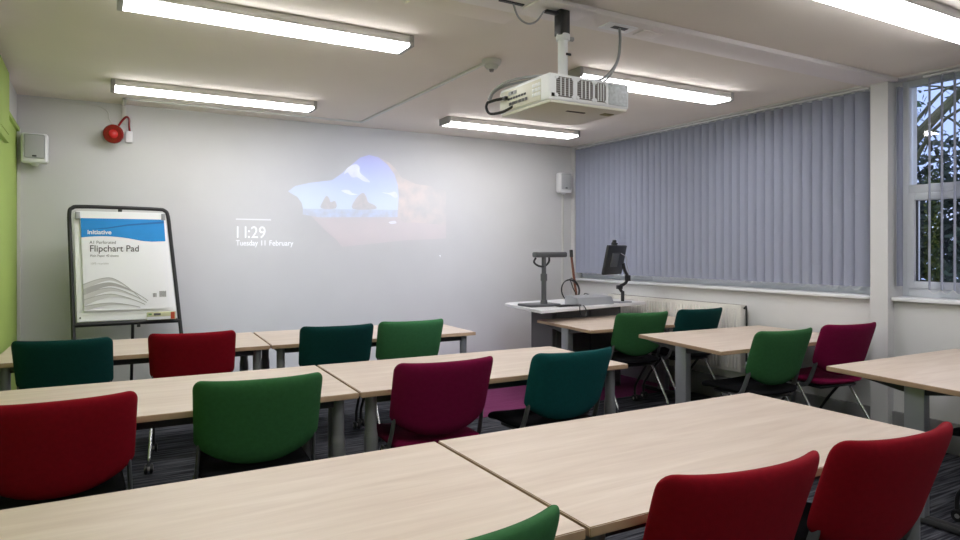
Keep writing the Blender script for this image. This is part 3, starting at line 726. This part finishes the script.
# ================================================================ chairs
def cosgrid(n): return [(-cos(pi * i / n)) for i in range(n + 1)]
def mk_chair(kind, backm, seatm, label, loc, rz):
    t = thing('classroom_chair', label, 'chair', loc, rz, 'upholstered classroom chairs')
    nu, nv = 34, 30
    U = cosgrid(nu); V = [(v + 1) / 2 for v in cosgrid(nv)]
    def back(i, j):
        u, v = U[i], V[j]; au = abs(u)
        zt = .866 + .006 * au ** 3 - (.045 * (1 - math.sqrt(max(0, 1 - ((au - .86) / .14) ** 2))) if au > .86 else 0)
        zb = .490 + .095 * au ** 2.3 + (.02 * (1 - math.sqrt(max(0, 1 - ((au - .90) / .10) ** 2))) if au > .90 else 0)
        z = zb + (zt - zb) * v
        x = u * (.252 + .008 * (z - .55) / .3)
        k = (z - .49) / .37
        yc = -.165 - .112 * k - .010 * k * k + .046 * au ** 2.1 + .018 * au ** 7
        th = .029 * (max(0, 1 - au ** 9)) ** .5 * (max(0, 1 - abs(2 * v - 1) ** 8)) ** .5
        return (x, yc + th * 1.15, z), (x, yc - th, z)
    MB().sheet(back, nu, nv, backm).build('backrest', t, angle=60)
    def seat(i, j):
        u, v = U[i], V[j]; x0 = .228 * u; y0 = -.175 + .49 * v
        q = max(0, (abs(u) - .75) / .25); q2 = abs(2 * v - 1)
        q2 = max(0, (q2 - .75) / .25); s = q * q * q2 * q2 * .10
        x = x0 * (1 - s * .6); y = y0 - (s * .25 * (1 if v > .5 else -1))
        zc = .440 + .012 * (u * u) - .020 * max(0, (v - .75) / .25) ** 2
        th = .026 * (max(0, 1 - u ** 10)) ** .5 * (max(0, 1 - (2 * v - 1) ** 10)) ** .5
        return (x, y, zc + th), (x, y, zc - th)
    MB().sheet(seat, 24, 22, seatm).build('seat', t, angle=60) if False else MB().sheet(lambda i, j: seat(i, j), nu, nv, seatm).build('seat', t, angle=60)
    MB().box((0, .04, .405), (.36, .36, .022), M['black'], .010).build('seat_pan', t)
    MB().tube([(-.232, -.01, .42), (.232, -.01, .42)], .011, M['black'], 8, 0).build('crossbar', t)
    for s in (-1, 1):
        MB().tube([(s * .230, -.160, .64), (s * .236, -.132, .54), (s * .241, -.100, .46), (s * .241, -.07, .425), (s * .240, -.03, .412), (s * .238, .02, .412)], .0165, M['upright'], 10, 4, flat=.5).build('back_arm', t)
        rl = MB().tube([(s * .240, .0, .417), (s * .246, -.13, .235), (s * .250, -.215, .118), (s * .251, -.235, .085), (s * .251, -.238, .055)], .0105, M['chrome'], 10, 4).build('rear_leg', t)
        fl_ = MB().tube([(s * .240, .0, .417), (s * .246, .12, .290), (s * .250, .215, .170), (s * .251, .240, .120), (s * .251, .243, .055)], .0105, M['black'], 10, 4).build('front_leg', t)
        for par, y in ((rl, -.238), (fl_, .243)):
            MB().cyl((s * .251 - .024, y - .012, .031), (s * .251 - .007, y - .012, .031), .031, M['black'], n=20, bev=.004).cyl((s * .251 + .007, y - .012, .031), (s * .251 + .024, y - .012, .031), .031, M['black'], n=20, bev=.004).cyl((s * .251 - .0255, y - .012, .031), (s * .251 + .0255, y - .012, .031), .012, M['metalgrey'], n=14).build('castor', par)
    return t
protos = {}
def chair(kind, label, xc, ytop, rz=0):
    o = xc, ytop + .30
    loc = (xc + .30 * sin(rz) * 1.0 * -1, ytop + .30 * cos(rz), 0)
    fab = dict(red=(M['red'], M['blackfab']), magenta=(M['magenta'], M['magenta']), green=(M['greenf'], M['blackfab']), teal=(M['teal'], M['blackfab']), dark=(M['darkteal'], M['blackfab']))[kind]
    if kind not in protos: protos[kind] = mk_chair(kind, *fab, label, loc, rz)
    else: dup(protos[kind], loc, rz, label)
chair('dark', 'dark teal chair at the far left table in front of the flip chart', -.170, 4.56, R(-8))
chair('red', 'red chair at the far left table, below the right edge of the flip chart', .537, 4.54, R(-7))
chair('dark', 'dark teal chair below the projected clock beside a green chair', 1.465, 4.46, R(-5))
chair('green', 'green chair at the far row table, right of the dark teal chair', 2.045, 4.49, R(-3))
chair('red', 'red chair cut by the left photo edge at the second row', -.115, 2.74, R(1))
chair('green', 'large green chair at the second row table beside the cut off red chair', .592, 2.79, R(-5))
chair('magenta', 'magenta chair with a magenta seat at the middle of the second row', 1.457, 2.785, R(-3))
chair('teal', 'teal chair with a black seat right of the magenta chair in the second row', 2.18, 2.72, R(0))
chair('green', 'green chair at the table in front of the white desk', 3.975, 4.105, R(-8))
chair('dark', 'dark teal chair in front of the radiator', 4.67, 4.105, R(-4))
chair('green', 'green chair with black seat at the window side table, left of a magenta chair', 3.93, 2.74, R(-4))
chair('magenta', 'magenta chair with a magenta seat below the white pier between the windows', 4.65, 2.74, R(-8))
chair('red', 'red chair at the bottom of the photo, the left of two at the nearest table', 1.395, 1.045, R(-6))
chair('red', 'red chair at the bottom right, its right corner over the table end', 2.02, 1.015, R(-4))
chair('green', 'green chair at the bottom edge showing only its top corner', .590, 1.05, R(2))
chair('teal', 'chair with black seat at the right photo edge under the right table', 4.09, 1.21, 0)

# ================================================================ presenter's desk
t = thing('presenter_desk', 'white topped desk with grey panels in the corner below the blind', 'desk', (4.2, 5.4, 0))
D = lambda x, y, z: (x - 4.2, y - 5.4, z)
MB().prism([D(3.405, 4.83, .825), D(4.90, 5.11, .825), D(4.935, 5.13, .825), D(4.935, 5.93, .825), D(3.66, 5.76, .825), D(3.56, 5.68, .825)], (0, 0, .026), M['desk'], .004).build('worktop', t)
MB().prism([D(3.80, 5.20, .0), D(4.66, 5.20, .0), D(4.66, 5.56, .0), D(3.80, 5.56, .0)], (0, 0, .825), M['panel'], .004).build('cabinet', t)
MB().span(D(3.84, 5.188, .05), D(4.24, 5.20, .79), M['panel'], .003).build('cabinet_door', t)
MB().span(D(4.26, 5.188, .05), D(4.63, 5.20, .79), M['panel'], .003).build('cabinet_door', t)
# visualiser
ZD = .851
t = thing('document_camera', 'dark grey document camera with upright arm at the left of the desk', 'document camera', (3.70, 5.20, ZD))
MB().box((-.02, .05, .0125), (.34, .24, .024), M['dgrey'] if 'dgrey' in M else M['upright'], .008).build('base', t)
MB().cyl((0, 0, .0), (0, 0, .06), .040, M['upright'], .030, n=20).cyl((0, 0, .05), (0, 0, .30), .024, M['upright'], n=20).cyl((0, 0, .24), (0, 0, .31), .032, M['upright'], n=20, bev=.004).cyl((0, 0, .30), (0, 0, .47), .022, M['upright'], n=20).build('column', t)
MB().box((.07, 0, .490), (.36, .085, .052), M['upright'], .014).box((.13, 0, .478), (.20, .085, .025), M['upright'], .008).build('head', t)
MB().tube([(-.10, -.01, .46), (-.12, -.01, .42), (-.07, -.01, .385), (0, -.01, .38), (.05, -.01, .42), (.055, -.01, .465)], .010, M['black'], 8, 4).build('handle', t)
# monitor on arm
t = thing('monitor', 'black flat monitor on a jointed desk arm seen from its back', 'monitor', (4.63, 5.14, ZD))
MB().box((0, 0, .008), (.16, .10, .016), M['greyplastic'], .004).cyl((0, 0, .01), (0, 0, .12), .018, M['black'], n=16).build('base', t)
MB().tube([(0, 0, .10), (-.05, -.01, .16), (.02, -.02, .20), (.05, -.02, .26), (.0, -.03, .33), (-.02, -.03, .40)], .016, M['black'], 8, 3).box((-.05, -.01, .16), (.05, .05, .04), M['black'], .006).box((.05, -.02, .25), (.045, .045, .06), M['black'], .006).build('arm', t)
rm = Matrix.Translation((.0, -.05, .425)) @ Matrix.Rotation(R(22), 4, 'Z') @ Matrix.Rotation(R(12), 4, 'X') @ Matrix.Translation((0, 0, -.415))
sc_ = MB().box((-.05, 0, .415), (.40, .030, .30), M['black'], .008, rm)
sc_.build('screen', t)
pl = MB().box((-.075, -.025, .415), (.14, .030, .14), M['upright'], .006, rm).box((-.11, -.034, .455), (.022, .008, .022), M['white'], .001, rm); pl.build('back_plate', t)
MB().box((-.05, .0, .575), (.08, .035, .028), M['black'], .006, rm).box((-.05, .0, .60), (.045, .03, .03), M['black'], .008, rm).build('camera', t)
MB().tube([(.0, .02, .50), (.05, .0, .46), (.045, -.01, .38), (.06, -.02, .30), (.03, -.02, .24)], .004, M['greyplastic'], 6, 4).build('cable', t)
# grey box, keyboard, rod, cables
b = MB().prism([(4.02, 5.06, ZD), (4.02, 5.30, ZD), (4.02, 5.30, ZD + .085), (4.02, 5.10, ZD + .070)], (.46, .03, 0), M['greyplastic'], .004)
tag(b.build('grey_box'), 'low grey sloping box on the desk left of the monitor', 'box')
b = MB().box((3.90, 5.08, ZD + .008), (.26, .07, .014), M['black'], .004).box((3.86, 5.08, ZD + .016), (.10, .045, .006), M['upright'], .002)
tag(b.build('control_strip'), 'small black control strip lying beside the document camera', 'controller')
b = MB().tube([(3.95, 5.03, ZD + .008), (3.97, 4.98, ZD + .010), (3.91, 4.93, ZD + .010), (3.86, 4.86, ZD + .006), (3.855, 4.842, ZD - .05), (3.90, 4.85, ZD - .075), (3.945, 4.86, ZD - .05), (3.95, 4.90, ZD + .006), (4.01, 5.0, ZD + .008)], .005, M['black'], 6, 5)
tag(b.build('desk_cable'), 'black cable hanging in a loop over the front edge of the white desk', 'cable')
cp = [(4.13 + .11 * cos(a * 2 * pi / 12) + .006 * (a // 12), 5.36 + .02 * sin(a * 2 * pi / 12), ZD + .125 + (.10 + .006 * (a // 12)) * sin(a * 2 * pi / 12)) for a in range(8, 40)]
cp += [(4.24, 5.36, ZD + .04), (4.34, 5.38, ZD + .09), (4.42, 5.37, ZD + .06), (4.47, 5.36, ZD + .01)]
tag(MB().tube(cp, .005, M['black'], 6, 2).build('coiled_cable'), 'coil of black cable standing on the desk beside the brown rod', 'cable')
t = thing('brown_rod', 'slim brown rod with a black tip leaning up behind the desk cables', 'rod', (4.335, 5.50, ZD))
MB().tube([(0, 0, .0), (-.02, .03, .26), (-.035, .05, .46)], .013, M['brown'], 10, 2).build('shaft', t)
MB().tube([(-.035, .05, .46), (-.038, .053, .535)], .018, M['black'], 10, 0).build('tip', t)

# ================================================================ radiator
t = thing('radiator', 'cream white panel radiator under the blind on the right wall', 'radiator', (5.045, 4.85, .29))
y0, y1 = -.83, .95; hz = .595
MB().box((-.035, (y0 + y1) / 2, hz / 2), (.012, y1 - y0, hz), M['rad'], .004).box((.028, (y0 + y1) / 2, hz / 2), (.012, y1 - y0, hz), M['rad'], .004).build('panel', t)
f = MB(); n = 46
for k in range(n):
    y = y0 + .02 + (k + .5) * (y1 - y0 - .04) / n
    f.box((-.044, y, hz / 2), (.014, .018, hz - .05), M['rad'], .005)
f.build('flutes', t)
g_ = MB().span((-.04, y0, hz - .004), (.034, y1, hz + .006), M['rad'], .002)
for k in range(60): g_.box((-.004, y0 + .03 + k * (y1 - y0 - .06) / 59, hz + .0065), (.05, .010, .002), M['slot'])
g_.build('top_grille', t)
MB().box((-.004, y0 - .003, hz / 2), (.072, .006, hz), M['rad'], .002).build('side_panel', t)
MB().tube([(-.012, y0 - .045, -.288), (-.012, y0 - .045, .10), (-.012, y0 - .045, .56), (-.01, y0 - .02, .57)], .009, M['black'], 8, 3).build('pipe', t)
MB().cyl((0, y0 - .05, .02), (0, y0 - .05, .10), .022, M['white'], n=18, bev=.003).cyl((0, y0 - .05, .045), (0, y0, .045), .010, M['metalgrey'], n=12).build('valve', t)
